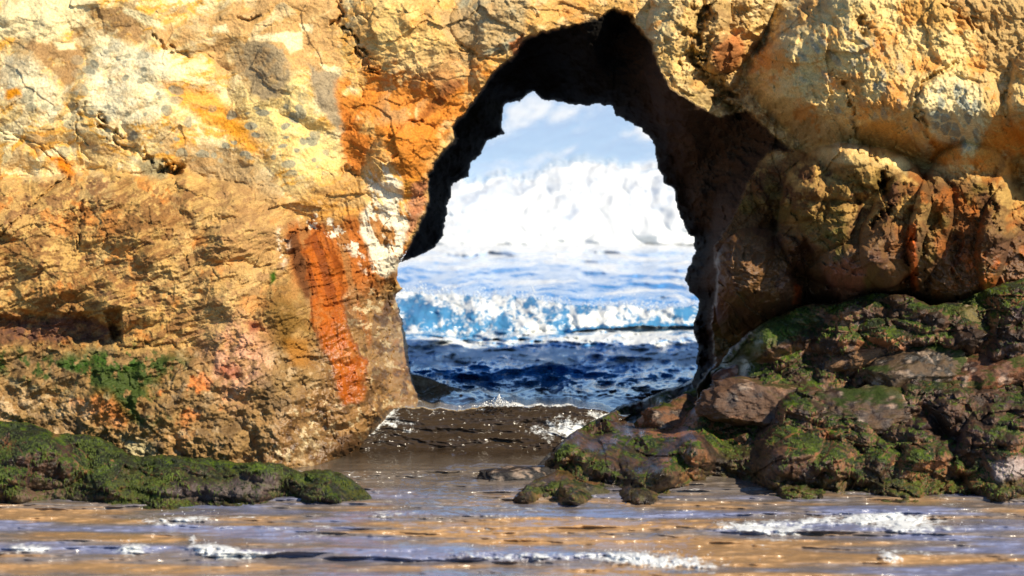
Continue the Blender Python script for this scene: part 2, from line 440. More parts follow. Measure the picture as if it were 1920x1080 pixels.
Yr = Yr - rs_ * .04 - rs_ * .05 * fbm(wx * 3.5 + 1.1 * wz + .3 * w1, zero, wz * .35, 1.6, 4, 46, .55, True, False)
sidef = np.clip(tt, 0, 1) ** 1.5 * ss(470, 560, v) * (u < 1000)
Yr = Yr - sidef * (.35 * fbm(wx * 2, zero, wz, 2.2, 5, 69, .62, True) + .22 * cells(wx * 3 + .3 * h1, wz + .1 * h2, 4, 21)[3])
# last ring turns away so that the mass has thickness at every outline
Yr = Yr + 2.2 * ss(5, 0, dH) * (dH > 0)

X, Yw, Z = ray_pos(u, v, Yr)

# ---- colour of the stone
def mix(c, col, m):
    m = m[..., None]
    return c * (1 - m) + lin(col) * .66 * m
n1 = fbm(wx, zero, wz, 1.0, 5, 31, .6); n2 = fbm(wx, zero, wz, 2.6, 5, 32, .6); n3 = fbm(wx, zero, wz, 7, 4, 33, .65)
st = fbm(wx * .8 + wz * .45 + .4 * w1, zero, (wz - .4 * wx) * 3.2 + .6 * w2, 1.6, 5, 34, .62)    # slanting streaks
C = np.zeros(u.shape + (3,), f32) + lin((238, 196, 128)) * .62
C = mix(C, (252, 232, 186), ss(.0, .25, n1 + .3 * n3))
C = mix(C, (236, 160, 66), ss(.08, .3, n2 + .4 * st) * .8)
C = mix(C, (188, 160, 124), ss(.12, .3, -n1 + .5 * n2) * .8)
C = mix(C, (205, 120, 50), ss(.22, .4, st + .3 * n3) * .7)
C = mix(C, (255, 244, 214), ss(.2, .42, n3 - .5 * n2) * .6)
mu = wx + .55 * fbm(wx, zero, wz, 1.1, 3, 35); mv = wz + .55 * fbm(wx, zero, wz, 1.1, 3, 36)
vein = 1 - np.abs(fbm(mu + .5 * mv, zero, mv * 1.6 - .6 * mu, 1.5, 5, 37, .6)) * 4; marb = fbm(mu * .8, zero, mv * 1.7 - .5 * mu, 1.8, 5, 38, .65)
# upper left pale skin with pebbles
C = mix(C, (250, 228, 172), smooth_ul * ss(-.3, .1, n2) * .7)
C = mix(C, (240, 178, 84), smooth_ul * ss(.08, .22, st) * .8)
C = mix(C, (242, 180, 72), smooth_ul * ss(.5, .9, vein) * .75)
C = mix(C, (204, 178, 140), smooth_ul * ss(.12, .26, marb) * .8)
C = mix(C, (255, 242, 206), smooth_ul * ss(.1, .28, -marb) * .8)
pale = region([(165,110),(185,72),(240,78),(310,95),(330,180),(290,230),(220,240),(175,205),(162,160)], 10) + region([(0,100),(70,120),(130,170),(110,230),(60,200),(0,190)], 14)
C = mix(C, (240, 232, 208), np.clip(pale, 0, 1) * (.6 + .4 * ss(-.2, .2, n3)))
C = mix(C, (252, 236, 196), region([(0,10),(60,-10),(200,-20),(185,10),(140,50),(90,80),(30,70),(0,60)], 8))
C = mix(C, (252, 226, 160), region([(500,150),(560,120),(600,230),(650,290),(640,330),(560,330),(480,230),(420,200),(440,150)], 14) * .7)
C = mix(C, (244, 168, 50), region([(300,150),(400,170),(450,220),(500,290),(470,290),(420,235),(340,200)], 12) * .85)
C = mix(C, (232, 142, 40), region([(85,290),(115,292),(155,335),(140,345),(110,320)], 6))
C = mix(C, (240, 160, 40), region([(5,170),(35,172),(38,188),(12,190)], 5))
gr = region([(285,62),(400,14),(560,-30),(650,-20),(640,100),(655,240),(640,235),(600,190),(580,140),(545,150),(518,186),(495,193),(472,180),(440,130),(400,150),(392,112),(330,108)], 6)
C = mix(C, (212, 172, 122), gr * (.5 + .45 * ss(-.2, .1, marb)))
g2 = region([(430,82),(470,72),(500,78),(530,88),(546,120),(540,150),(516,186),(497,192),(478,178),(470,150),(440,125)], 4)
C = mix(C, (172, 154, 128), g2 * (.55 + .45 * ss(-.25, .0, n3)))
C = mix(C, (172, 138, 100), (.45 + .5 * ss(-.2, .1, n3 + marb)) * region([(182,10),(225,14),(256,46),(268,72),(236,86),(214,66),(188,72),(150,118),(148,155),(130,163),(104,136),(48,92),(62,76),(122,86),(150,50)], 4))
C = mix(C, (172, 156, 134), region([(578,120),(600,135),(640,130),(640,250),(618,232),(596,190)], 5))
C = mix(C, (176, 150, 118), region([(320,275),(380,262),(440,280),(470,300),(520,330),(540,370),(500,400),(420,350),(360,320)], 10) * .75)
C = mix(C, (172, 160, 130), region([(252,300),(300,292),(318,315),(300,335),(258,330)], 5))
for p in ([(475,66),(540,58),(568,60),(570,90),(545,98),(530,76),(480,76)], [(400,50),(425,45),(428,60),(398,64)], [(565,45),(590,48),(588,62),(568,58)],
          [(600,122),(640,128),(644,142),(606,132)], [(232,12),(300,40),(310,56),(262,44),(228,22)], [(100,80),(140,78),(145,92),(108,90)], [(655,160),(675,168),(672,174),(655,166)]):
    C = mix(C, (255, 240, 200), region(p, 3, .5))
# embedded grey pebbles
dp, gp, rp, _ = cells(wx * 1.0 + .2 * w1, wz * 1.25 + .2 * w2, 3.6, 8)
peb = ss(.03, -.05, dp + .1 * h1 + .08 * h2 - .5 * rp ** 1.5) * (rp > .35)
pz = region([(150,80),(340,100),(350,160),(330,220),(480,180),(560,170),(640,300),(600,330),(480,310),(350,300),(250,290),(150,220)], 30) * smooth_ul
C = mix(C, (158, 158, 146), peb * pz * .9)
pz2 = region([(0,130),(90,140),(150,200),(200,280),(120,310),(40,240)], 30)
C = mix(C, (176, 172, 152), peb * pz2 * .8)
# mid left: rough brown and straw shoulder
C = mix(C, (196, 160, 104), midleft * .8)
C = mix(C, (136, 98, 66), midleft * ss(-.08, .16, st + .3 * n3) * .85)
C = mix(C, (236, 200, 132), midleft * ss(.05, .3, n3 + .4 * n2) * .8)
C = mix(C, (216, 140, 72), midleft * ss(.12, .32, n2 - .3 * n3) * .6)
C = mix(C, (120, 74, 60), midleft * ss(.2, .42, n3 - st) * .7)
C = mix(C, (150, 108, 66), midleft * ss(.0, .3, marb + .3 * n3) * .6)
C = mix(C, (206, 172, 128), midleft * ss(300, 480, u) * .35)
C = mix(C, (108, 78, 70), region([(-640,588),(0,594),(165,598),(220,610),(222,636),(60,652),(-640,655)], 8) * (.65 + .35 * ss(-.2, .2, n3)))  # shade under the ledge painted purple-brown
# lower left
lowl = ss(640, 672, v + 20 * n2) * ss(660, 590, u)
C = mix(C, (152, 122, 82), lowl * .85)
C = mix(C, (208, 182, 150), lowl * ss(.0, .3, n3 + .3 * n1) * .8)
C = mix(C, (110, 86, 58), lowl * ss(.04, .3, -n2 + .4 * n3) * .8)
C = mix(C, (218, 134, 72), lowl * ss(.1, .3, n2 + .2 * n3) * region([(150,680),(260,690),(400,680),(420,760),(340,800),(200,790),(100,720)], 40) * .9)
C = mix(C, (64, 82, 30), ss(.02, .22, n2 + .6 * n3 + .1) * region([(-40,650),(120,662),(260,648),(360,668),(330,700),(290,730),(330,790),(260,800),(200,740),(80,730),(-40,700)], 22))
C = mix(C, (60, 96, 24), region([(512,508),(522,505),(526,522),(514,528)], 4))
C = mix(C, (60, 96, 24), ss(0, .2, n3) * region([(110,672),(180,662),(250,655),(290,660),(250,690),(200,684),(130,700)], 14))
C = mix(C, (226, 172, 146), region([(395,615),(470,600),(500,640),(490,700),(440,760),(400,700),(380,660)], 34, 2.2) * (.25 + .6 * ss(-.1, .2, n3 + .5 * n2)))
C = mix(C, (150, 66, 52), region([(462,600),(492,598),(496,620),(470,625)], 8) * .7 + .6 * region([(400,680),(440,690),(445,715),(410,705)], 9))
C = mix(C, (122, 92, 44), region([(505,560),(560,520),(590,600),(592,680),(540,690),(500,640)], 34, 2.2) * (.4 + .5 * ss(-.15, .15, n2)))
C = mix(C, (170, 112, 34), region([(535,640),(585,640),(592,690),(545,690)], 12) * .7)
C = mix(C, (190, 190, 160), region([(225,820),(290,830),(300,860),(240,860)], 14) * .6 + region([(540,800),(600,790),(610,840),(560,850)], 16) * .5)
# over the opening, orange flank and stains
over = ss(640, 700, u) * ss(1240, 1180, u) * ss(420, 300, v)
C = mix(C, (222, 176, 112), over * .6)
C = mix(C, (248, 214, 146), over * ss(-.05, .2, n1 + .4 * n3) * region([(690,0),(860,-10),(850,80),(700,110)], 30) * .9)
C = mix(C, (176, 170, 150), region([(855,-10),(1000,-15),(985,60),(950,95),(900,100),(860,70)], 8) * (.5 + .5 * ss(-.1, .15, st)))
C = mix(C, (186, 160, 126), region([(820,20),(880,10),(900,60),(880,95),(830,70)], 8) * .7)
C = mix(C, (200, 132, 88), region([(955,75),(985,62),(985,85),(962,100)], 3))
C = mix(C, (222, 138, 52), region([(640,150),(690,120),(760,110),(860,130),(935,125),(860,215),(850,262),(800,310),(800,380),(760,350),(720,260),(680,290),(650,280)], 12) * ss(-.25, .05, n2 + .3 * n3) * .9)
C = mix(C, (196, 160, 118), region([(710,105),(850,80),(900,110),(860,160),(800,190),(770,230),(700,230),(720,170)], 12) * ss(-.1, .12, n2) * .7)
C = mix(C, (210, 128, 56), region([(640,180),(668,170),(665,240),(700,260),(680,330),(655,310),(640,270)], 7) * .95)
C = mix(C, (214, 140, 64), ss(.05, .18, fbm(wx * 1.2 + wz * .8, zero, wz * .8 - wx * .8, 3, 4, 41)) * region([(640,150),(860,120),(900,170),(800,330),(720,300),(650,320)], 14) * .9)
C = mix(C, (120, 66, 40), region([(835,150),(880,140),(840,190),(800,220),(780,225),(810,190)], 7) * .7)
C = mix(C, (190, 134, 66), region([(520,370),(600,340),(680,330),(700,420),(640,430),(560,400)], 20) * .6)
# brown, rust and white runs beside the channel
colz = region([(530,430),(560,415),(640,410),(700,400),(770,400),(752,520),(700,560),(660,600),(590,560),(560,520)], 12)
C = mix(C, (160, 104, 60), colz * .8)
C = mix(C, (184, 108, 50), colz * ss(.0, .2, fbm(wx * 2.5 + .7 * wz + .3 * w1, zero, wz * .5, 2, 4, 42, .5, False, False)) * .85)
RUST = [(572,470),(586,432),(610,425),(624,490),(640,540),(648,580),(662,632),(696,680),(684,752),(660,760),(640,764),(630,716),(604,652),(583,592),(580,530)]
C = mix(C, (110, 70, 44), region([(540,440),(556,432),(575,500),(582,560),(570,560),(552,500)], 5, .4))
C = mix(C, (180, 94, 6), rs_ * (.75 + .25 * ss(-.2, .1, n3)))
C = mix(C, (128, 62, 20), ss(.05, .5, rs_) * ss(.95, .5, rs_) * .8)
C = mix(C, (116, 54, 10), rs_ * (1 - .6 * ss(520, 600, v)) * ss(-.05, .2, fbm(wx * 4 + 1.2 * wz + .3 * w1, zero, wz * .5, 1.8, 3, 43, .5, False, False)) * .7)
C = mix(C, (216, 104, 24), region([(672,560),(690,590),(700,640),(694,655),(680,610),(668,580)], 4, .5) * .9)
wst = fbm(wx * 2.2 + 1.0 * wz, zero, wz * .8, 2.6, 5, 44, .6)
WHITE = [(690,320),(704,330),(722,300),(744,290),(760,330),(752,380),(775,370),(770,400),(760,440),(756,490),(728,520),(700,510),(690,470),(672,440),(676,400),(700,370)]
C = mix(C, (246, 238, 226), region(WHITE, 5, .6) * ss(-.16, -.02, wst + .3 * n3))
C = mix(C, (246, 240, 230), region([(560,408),(600,400),(640,418),(668,440),(690,520),(660,480),(600,430),(575,424)], 8) * ss(.04, .12, n3))
C = mix(C, (240, 225, 210), region([(520,430),(545,440),(540,500),(520,480)], 8) * ss(.0, .15, n3))
C = mix(C, (228, 160, 60), region([(745,352),(790,330),(770,380),(752,400)], 6) * .7)
C = mix(C, (186, 128, 104), region([(770,345),(802,345),(800,385),(775,430),(760,450),(762,400)], 6) * .8)
wetz = ss(500, 560, v) * ss(690, 640, np.abs(u - 720) + 560) 
wetb = np.clip(region([(600,640),(650,560),(700,540),(755,540),(800,770),(760,860),(640,900),(560,860),(480,900),(520,780),(600,720)], 25), 0, 1) 
C = mix(C, (146, 108, 66), wetb * .8 * (1 - region(RUST, 4, .45)))
C = mix(C, (226, 206, 172), wetb * ss(.16, .3, fbm(wx, zero, wz, 9, 4, 45, .7)) * .8 * (1 - region(RUST, 4, .45)))
C = mix(C, (96, 70, 44), ss(800, 845, v + 20 * n2) * ss(560, 620, u) * (u < 900) * .7)
C = mix(C, (84, 58, 34), wetb * ss(.0, .22, -n3 + .2 * n2) * .75 * (1 - region(RUST, 4, .45)))
# right side
C = mix(C, (226, 196, 140), right * ss(420, 330, v) * .55)
C = mix(C, (244, 218, 160), bul * ss(-.2, .12, n1 + .3 * n3) * .85)
C = mix(C, (168, 166, 156), bul * (rB > .62) * ss(.55, .3, d1) * region([(1480,60),(1600,40),(1700,120),(1750,220),(1680,290),(1600,240),(1520,200)], 30) * .75)
C = mix(C, (226, 156, 76), bul * ss(.1, .28, n2 + .2 * n3) * .7)
C = mix(C, (208, 158, 88), region([(1605,240),(1640,228),(1690,235),(1720,280),(1740,310),(1690,300),(1640,300)], 6) * .9)
C = mix(C, (206, 162, 96), region([(1690,-20),(1770,-20),(1800,30),(1770,55),(1730,55),(1700,20)], 8) * .8)
C = mix(C, (188, 156, 110), region([(1790,-20),(1990,-20),(1990,120),(1900,150),(1850,110),(1830,60)], 12) * .8)
con = region([(1735,180),(1760,140),(1800,132),(1840,160),(1850,220),(1835,270),(1800,290),(1760,262),(1738,225)], 8)
dc, gc, rc, _ = cells(wx * 1.25 + .03 * h1, wz * .9 + .03 * h2, 4.6, 12)
C = mix(C, (240, 222, 180), con)
C = mix(C, (176, 178, 168), con * ss(.06, .14, gc) * (rc > .3) * region([(1745,170),(1800,150),(1835,190),(1835,270),(1790,285),(1750,240)], 6))
C = mix(C, (222, 150, 64), region([(1745,270),(1800,280),(1860,250),(1990,190),(1990,330),(1850,360),(1760,330),(1735,300)], 14) * ss(-.2, .1, n2) * .85)
C = mix(C, (206, 142, 60), region([(1745,265),(1800,268),(1800,300),(1760,310)], 6) * .8)
C = mix(C, (252, 232, 176), region([(1665,300),(1720,300),(1770,318),(1740,335),(1690,325)], 8) * .9)
rb = right * ss(270, 320, v - .12 * np.abs(u - 1500) + 25 * n2)
C = mix(C, (108, 76, 48), rb * .95)  # colour darkened for the shade under the overhang
C = mix(C, (170, 104, 52), rb * ss(.0, .25, n2 + .3 * n1) * ss(1600, 1760, u) * .9)
C = mix(C, (92, 62, 50), rb * ss(.05, .25, -n2 + .3 * n3) * .75)
C = mix(C, (214, 178, 112), rb * ss(-.05, .2, n1 + .5 * n3) * ss(480, 340, v) * .85)  # sunlit tops painted paler, fading downwards
C = mix(C, (120, 102, 54), rb * ss(.1, .3, fbm(wx, zero, wz, 1.7, 4, 51)) * .7)
C = mix(C, (216, 106, 34), region([(1702,425),(1716,418),(1716,450),(1722,540),(1708,550),(1706,490),(1698,460)], 4, .5))
C = mix(C, (206, 96, 40), region([(1490,530),(1502,535),(1505,570),(1488,568)], 4, .4))
C = mix(C, (160, 106, 92), region([(1540,495),(1600,490),(1630,510),(1620,550),(1570,560),(1550,530)], 8) * .85)
C = mix(C, (216, 120, 50), ss(-.1, .15, n3) * region([(1780,510),(1820,470),(1880,500),(1860,540),(1790,560)], 14) * .85)
C = mix(C, (84, 92, 36), ss(.0, .2, n3 + .3 * n2) * region([(1540,440),(1580,400),(1600,450),(1570,510),(1545,500)], 14) * .6)
C = mix(C, (206, 178, 112), region([(1250,60),(1300,20),(1340,120),(1320,200),(1280,190),(1250,130)], 14) * ss(-.1, .15, n3) * .7)
C = mix(C, (196, 116, 66), region([(1340,90),(1380,60),(1395,100),(1370,140),(1345,135)], 9) * .8)
# tunnel shade painted into the rock: nearly black, dim brown towards the right pillar
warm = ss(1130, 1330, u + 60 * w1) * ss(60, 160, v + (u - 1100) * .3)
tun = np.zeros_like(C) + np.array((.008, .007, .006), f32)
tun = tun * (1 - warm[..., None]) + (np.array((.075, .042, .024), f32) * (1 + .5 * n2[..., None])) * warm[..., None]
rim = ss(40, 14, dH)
tun = tun * (1 - .85 * (rim * warm)[..., None])  # painted shade deepened round the seaward edge
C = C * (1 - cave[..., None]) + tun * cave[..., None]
C = C * (1 + .16 * (rA - .5))[..., None]
C = C * (1 + (np.array((1.05, 1.0, .82), f32) - 1) * (1 - cave)[..., None])
C = np.clip(C, 0.003, .85)
C = mix(C, (120, 84, 52), right * (1 - bul) * (1 - cave) * ss(.15, .45, vein * .5) * .5)
wet = (1 - cave) * np.clip(wetb * .5 + region(RUST, 10, .4) * .22 + .25 * lowl + .55 * rb * ss(380, 520, v), 0, 1)

arch = bpy.data.objects.new('rock_arch', None)
arch.location = (0, 43, 0); COL.objects.link(arch)
tag(arch, 'golden sandstone sea arch with rust and white stained pillar round the open passage', 'rock arch')
off = Vector((0, 43, 0))
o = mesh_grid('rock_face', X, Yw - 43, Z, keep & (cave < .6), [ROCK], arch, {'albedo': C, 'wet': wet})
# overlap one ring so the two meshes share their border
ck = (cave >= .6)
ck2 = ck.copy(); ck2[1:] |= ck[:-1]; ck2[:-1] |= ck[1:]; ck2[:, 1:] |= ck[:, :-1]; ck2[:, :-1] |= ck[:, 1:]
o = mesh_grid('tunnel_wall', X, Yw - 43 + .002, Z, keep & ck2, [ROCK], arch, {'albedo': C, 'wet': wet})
o['label'] = 'rock lining the passage, its shade painted nearly black'
# the seaward back of the same mass
bu = axis([(-640, 3200, 20)]); bv = axis([(-170, 970, 16)])
b_u, b_v = np.meshgrid(bu, bv, indexing='ij')
bd = sdH(b_u, b_v)
bY = np.interp(b_v, [-290, 450, 620], [50.5, 50.5, 54.5]) + 1.0 * ss(0, 160, bd) + .5 * fbm(b_u * .01, b_u * 0, b_v * .01, .5, 3, 60)
bY = bY - 5 * ss(60, -170, b_v)
BX, BY, BZ = ray_pos(b_u, b_v, bY.astype(f32))
bc = np.zeros(b_u.shape + (3,), f32) + np.array((.26, .20, .13), f32)
o = mesh_grid('rear_face', BX, BY - 43, BZ, bd > 4, [ROCK], arch, {'albedo': bc, 'wet': np.zeros_like(b_u)})
del X, Yw, Z, C, Yr, Yd, tun

# ------------------------------------------------------------------ algae-covered ledges at the waterline
def algae_rock_colour(px, py, pz, nz, low, dry=0.0, seed=0, green=1.0):
    """px.. world metres, nz upward share of the normal, low = height over water"""
    a = fbm(px, py, pz, 1.1, 4, 70 + seed, .6); b = fbm(px, py, pz, 3.2, 4, 71 + seed, .6); c = fbm(px, py, pz, 9, 3, 72 + seed, .6)
    c0 = np.zeros(px.shape + (3,), f32) + lin((112, 80, 58)) * .55
    def mx(col, m, k=.55):
        nonlocal c0
        c0 = c0 * (1 - m[..., None]) + lin(col) * k * m[..., None]
    mx((70, 48, 48), ss(.0, .25, b + .4 * c))
    mx((160, 116, 80), ss(.02, .25, a + .5 * c) * .9)
    mx((196, 126, 80), ss(.22, .38, a - .3 * b + .2 * c) * .8)
    mx((44, 36, 30), ss(.1, .3, -b - .3 * a) * .8)
    gm = ss(.1, .4, nz * .9 + .7 * a + .5 * b - .22 - dry) * green
    mx((58, 84, 12), gm * .95, .5)
    mx((104, 128, 24), gm * ss(.05, .3, c + .3 * b) * .8, .5)
    mx((22, 34, 12), gm * ss(.05, .25, -c) * .8, .5)
    mx((24, 26, 14), gm * ss(.05, .25, -b - .2 * a) * .75, .5)
    lo = ss(.55, .1, low + .3 * b) * (1 - dry * .5)
    mx((96, 92, 40), lo * ss(-.15, .2, c + .3 * a) * .75, .5)
    mx((40, 38, 24), lo * ss(.05, .25, -c - .2 * b) * .8, .5)
    return np.clip(c0, .004, .7), gm

def ledge(name, outline, cps, u0, u1, v0, v1, lumps, seed, label, cat, amp=1.0, dry=0.0, step=1.6, bare=(), strands=6500):
    global u, v, w1, w2
    uu = axis([(u0, -300, 10), (-300, 0, 4)]) if u0 < 0 else axis([(u0, min(u1, 1930), step)])
    if u0 < 0: uu = np.concatenate([uu, axis([(0, u1, step)])])
    if u1 > 1930: uu = np.concatenate([uu, axis([(1930, 2250, 4), (2250, u1, 12)])])
    vv = axis([(v0, v1, step)])
    u, v = np.meshgrid(uu, vv, indexing='ij')
    k = 40.5 / F
    x = (u - 960) * k; z = (VH - v) * k + HC; o0 = np.zeros_like(x)
    w1 = fbm(x, o0, z, 1.6, 4, seed); w2 = fbm(x, o0, z, 1.6, 4, seed + 1)
    h1 = fbm(x, o0, z, 9, 3, seed + 2); h2 = fbm(x, o0, z, 9, 3, seed + 3)
    d = -SD(outline)(u + 10 * w1 + 4 * h1, v + 8 * w2 + 4 * h2)
    Y = idw(u, v, cps)
    for l in lumps: Y = Y + dome(*l)
    xx = x + .2 * w1; zz = z + .2 * w2
    _, g, _, fh = cells(xx, zz * 1.5 + .3 * xx, 1.5, seed); Y = Y + amp * .12 * fh
    _, g, _, fh = cells(xx, zz * 1.4 + .2 * xx, 4.0, seed + 1); Y = Y + amp * .05 * fh
    _, g, _, fh = cells(xx + .03 * h1, zz * 1.3 + .03 * h2, 10, seed + 2); Y = Y + amp * .03 * fh
    _, _, _, fh = cells(xx * .6 + .6 * zz, zz * 1.6 - .5 * xx + .1 * w2, 2.4, seed + 12); Y = Y + amp * .13 * fh
    bl = lambda k, o, sd: np.abs(fbm(x, o0, z * 1.25, k, o, sd, .5)) * 2
    Y = Y - amp * (.50 * bl(1.0, 2, seed + 5) + .17 * bl(2.6, 2, seed + 8) + .04 * bl(8, 3, seed + 9))
    Y = Y - amp * .045 * fbm(x, o0, z, 8, 4, seed + 6, .65, True) + .01 * fbm(x, o0, z, 30, 2, seed + 7)
    Y = Y + .45 * (1 - np.clip(d / 26, 0, 1)) ** 2 + 2.0 * ss(5, 0, d)
    X, Yw, Z = ray_pos(u, v, Y.astype(f32))
    P = np.stack([X, Yw, Z], -1)
    du = np.gradient(P, axis=0); dv = np.gradient(P, axis=1)
    n = np.cross(du, dv); n /= np.linalg.norm(n, axis=-1, keepdims=True) + 1e-9
    nz = np.where(n[..., 1] > 0, -n[..., 2], n[..., 2])
    nz = np.maximum(nz, .75 * ss(34, 12, d))
    C, gm = algae_rock_colour(X.astype(f32), Yw.astype(f32), Z.astype(f32), nz.astype(f32), Z, dry, seed)
    for pts, col, s in bare:
        m = ss(8, -8, local_sd(u + 14 * w1 + 6 * h1, v + 14 * w2 + 6 * h2, pts)) * s
        C = C * (1 - m[..., None]) + lin(col) * .55 * m[..., None]
    wet = np.clip(.62 + .6 * h1 - .3 * gm, 0, .95)
    o = mesh_grid(name, X, Yw, Z, d > 0, [MOSSROCK], None, {'albedo': C, 'wet': wet})
    # strands of algae hanging where the green grows
    r_ = np.random.RandomState(seed)
    vis = (gm > .45) & (d > 6) & (u > -10) & (u < 1930) & (v < 950)
    ii = np.flatnonzero(vis.ravel()); ii = r_.choice(ii, min(len(ii), strands), replace=False)
    p = P.reshape(-1, 3)[ii]; n = len(ii); nn = n
    ln = r_.uniform(.03, .10, n); wd = r_.uniform(.006, .014, n); sl = r_.normal(0, .35, n)
    tip = p + np.stack([sl * ln, -r_.uniform(.01, .05, n), -ln], -1); up = p + np.stack([0 * ln, -.012 + 0 * ln, .008 + 0 * ln], -1)
    co = np.stack([up - np.stack([wd, 0 * wd, 0 * wd], -1), up + np.stack([wd, 0 * wd, 0 * wd], -1), tip + np.stack([0 * wd, -.01 + 0 * wd, 0 * wd], -1), (up + tip) / 2 + np.stack([0 * wd, -.02 + 0 * wd, 0 * wd], -1)], 1).reshape(-1, 3)
    fs = (np.array([(0, 3, 2), (3, 1, 2), (0, 1, 3)])[None] + 4 * np.arange(n)[:, None, None]).reshape(-1, 3)
    me = bpy.data.meshes.new('algae'); me.from_pydata(co.tolist(), [], fs.tolist())
    tone = r_.rand(n, 1); tone = np.clip(.45 * tone + .9 * fbm(p[:, 0], p[:, 1], p[:, 2], 2.0, 3, seed + 20)[:, None] + .15, 0, 1)
    cc = (lin((26, 40, 10)) * (1 - tone) + lin((118, 138, 34)) * tone) * .5
    cc4 = np.ones((n * 4, 4), f32); cc4[:, :3] = np.repeat(cc, 4, 0)
    at = me.attributes.new('albedo', 'FLOAT_COLOR', 'POINT'); at.data.foreach_set('color', cc4.ravel())
    at = me.attributes.new('wet', 'FLOAT', 'POINT'); at.data.foreach_set('value', np.full(n * 4, .5, f32))
    me.materials.append(MOSSROCK)
    a_ = bpy.data.objects.new('algae', me); COL.objects.link(a_)
    tag(a_, 'short strands of green algae hanging over the ' + cat + (' on the left' if u1 < 1000 else ' on the right'), 'algae', None, 'stuff')
    return tag(o, label, cat)

RO = [(1288,722),(1312,700),(1345,688),(1372,650),(1405,618),(1450,590),(1500,568),(1560,568),(1640,543),(1700,548),(1745,566),(1800,560),(1850,540),
      (1930,515),(2100,490),(2500,480),(2500,1100),(900,1100),(935,950),(962,926),(1002,880),(1050,830),(1100,790),(1165,760),(1232,736)]
RC = [(1020,872,40.6),(970,935,38.0),(1040,920,38.6),(1110,800,43.0),(1090,850,40.6),(1150,880,39.6),(1200,770,47.0),(1290,724,49),(1345,692,44.8),(1400,625,43.0),(1450,640,42.2),(1500,572,42.8),(1640,548,42.4),(1850,542,42.4),
      (2100,500,42.5),(2500,500,42.5),(1060,950,38.2),(1200,947,38),(1500,947,38),(1920,947,38),(2400,947,38),(1200,1000,37),(1700,1000,37),(2200,1000,37),(1150,860,40.6),(1300,850,40),
      (1250,900,39),(1500,880,39.1),(1750,870,39.1),(1920,880,39.1),(1500,800,40.2),(1750,780,40.3),(1920,770,40.5),(1600,690,41.6),(1780,660,41.5),(1920,640,41.5),(1400,740,41.6),(1320,780,41.6),(1200,830,41.6),(1250,775,43.6)]
ledge('rock_shelf', RO, RC, 940, 2500, 470, 985,
      [(1130,890,90,60,.5,-30),(1250,860,90,60,.5,0),(1380,870,100,60,.5,10),(1560,860,120,55,.5,0),(1700,880,110,50,.45,0),(1880,850,90,90,.7,0),(1480,830,60,40,.3,0),
       (1870,780,130,60,.5,0),(1660,800,120,40,.35,0),(1440,650,90,50,.5,-25),(1580,590,110,30,.35,0),(1760,590,90,35,.4,0),(1880,560,70,50,.6,0),(1700,630,90,30,.4,10),
       (1560,640,60,30,.35,0),(1850,640,90,40,.5,0),(1100,930,60,25,.3,0),(1330,925,70,25,.3,0),(1620,930,90,20,.3,0),(1820,925,80,25,.3,0)],
      101, 'broad shelf of brown rock hung with green algae at the foot of the right pillar', 'rock shelf', 1.0, 0.27,
      bare=[([(1860,870),(1920,860),(1960,880),(1920,900),(1870,900)], (214,196,190), .8), ([(1340,690),(1400,640),(1440,610),(1420,680),(1370,720)], (70,98,22), .7),
            ([(1420,600),(1500,580),(1540,600),(1480,640),(1400,660)], (70,104,22), .6)])
LO = [(-640,740),(-100,765),(0,785),(50,793),(100,812),(176,814),(212,828),(245,850),(300,853),(380,860),(450,868),(520,866),(560,884),(620,880),(660,896),(695,925),(716,946),(716,1100),(-640,1100)]
LC = [(-640,800,39.6),(-100,790,39.6),(0,795,39.6),(150,820,39.4),(240,855,39.1),(400,868,38.9),(560,886,38.7),(650,895,38.6),(710,945,38.1),(0,946,38),(200,946,38),(400,946,38),(600,946,38),
      (-640,946,38),(0,1000,37),(300,1000,37),(600,1000,37),(-640,1000,37),(100,880,38.6),(-300,880,38.6)]
ledge('mossy_ledge', LO, LC, -640, 735, 720, 985, [(60,860,110,50,.35,10),(200,880,90,45,.3,0),(330,900,90,30,.3,0),(620,915,85,32,.35,5),(480,910,90,30,.25,0),(140,930,90,20,.2,0)],
      131, 'low ledge thick with green algae in front of the left pillar', 'ledge', .75, -.16,
      bare=[([(60,905),(120,900),(130,925),(70,940),(20,935)], (140,112,92), .7), ([(300,915),(420,905),(520,890),(520,925),(400,932),(300,930)], (128,112,110), .6),
            ([(5,828),(25,830),(22,842),(4,840)], (190,120,80), .8), ([(95,808),(110,810),(108,818),(96,818)], (190,120,80), .7)], strands=3500)

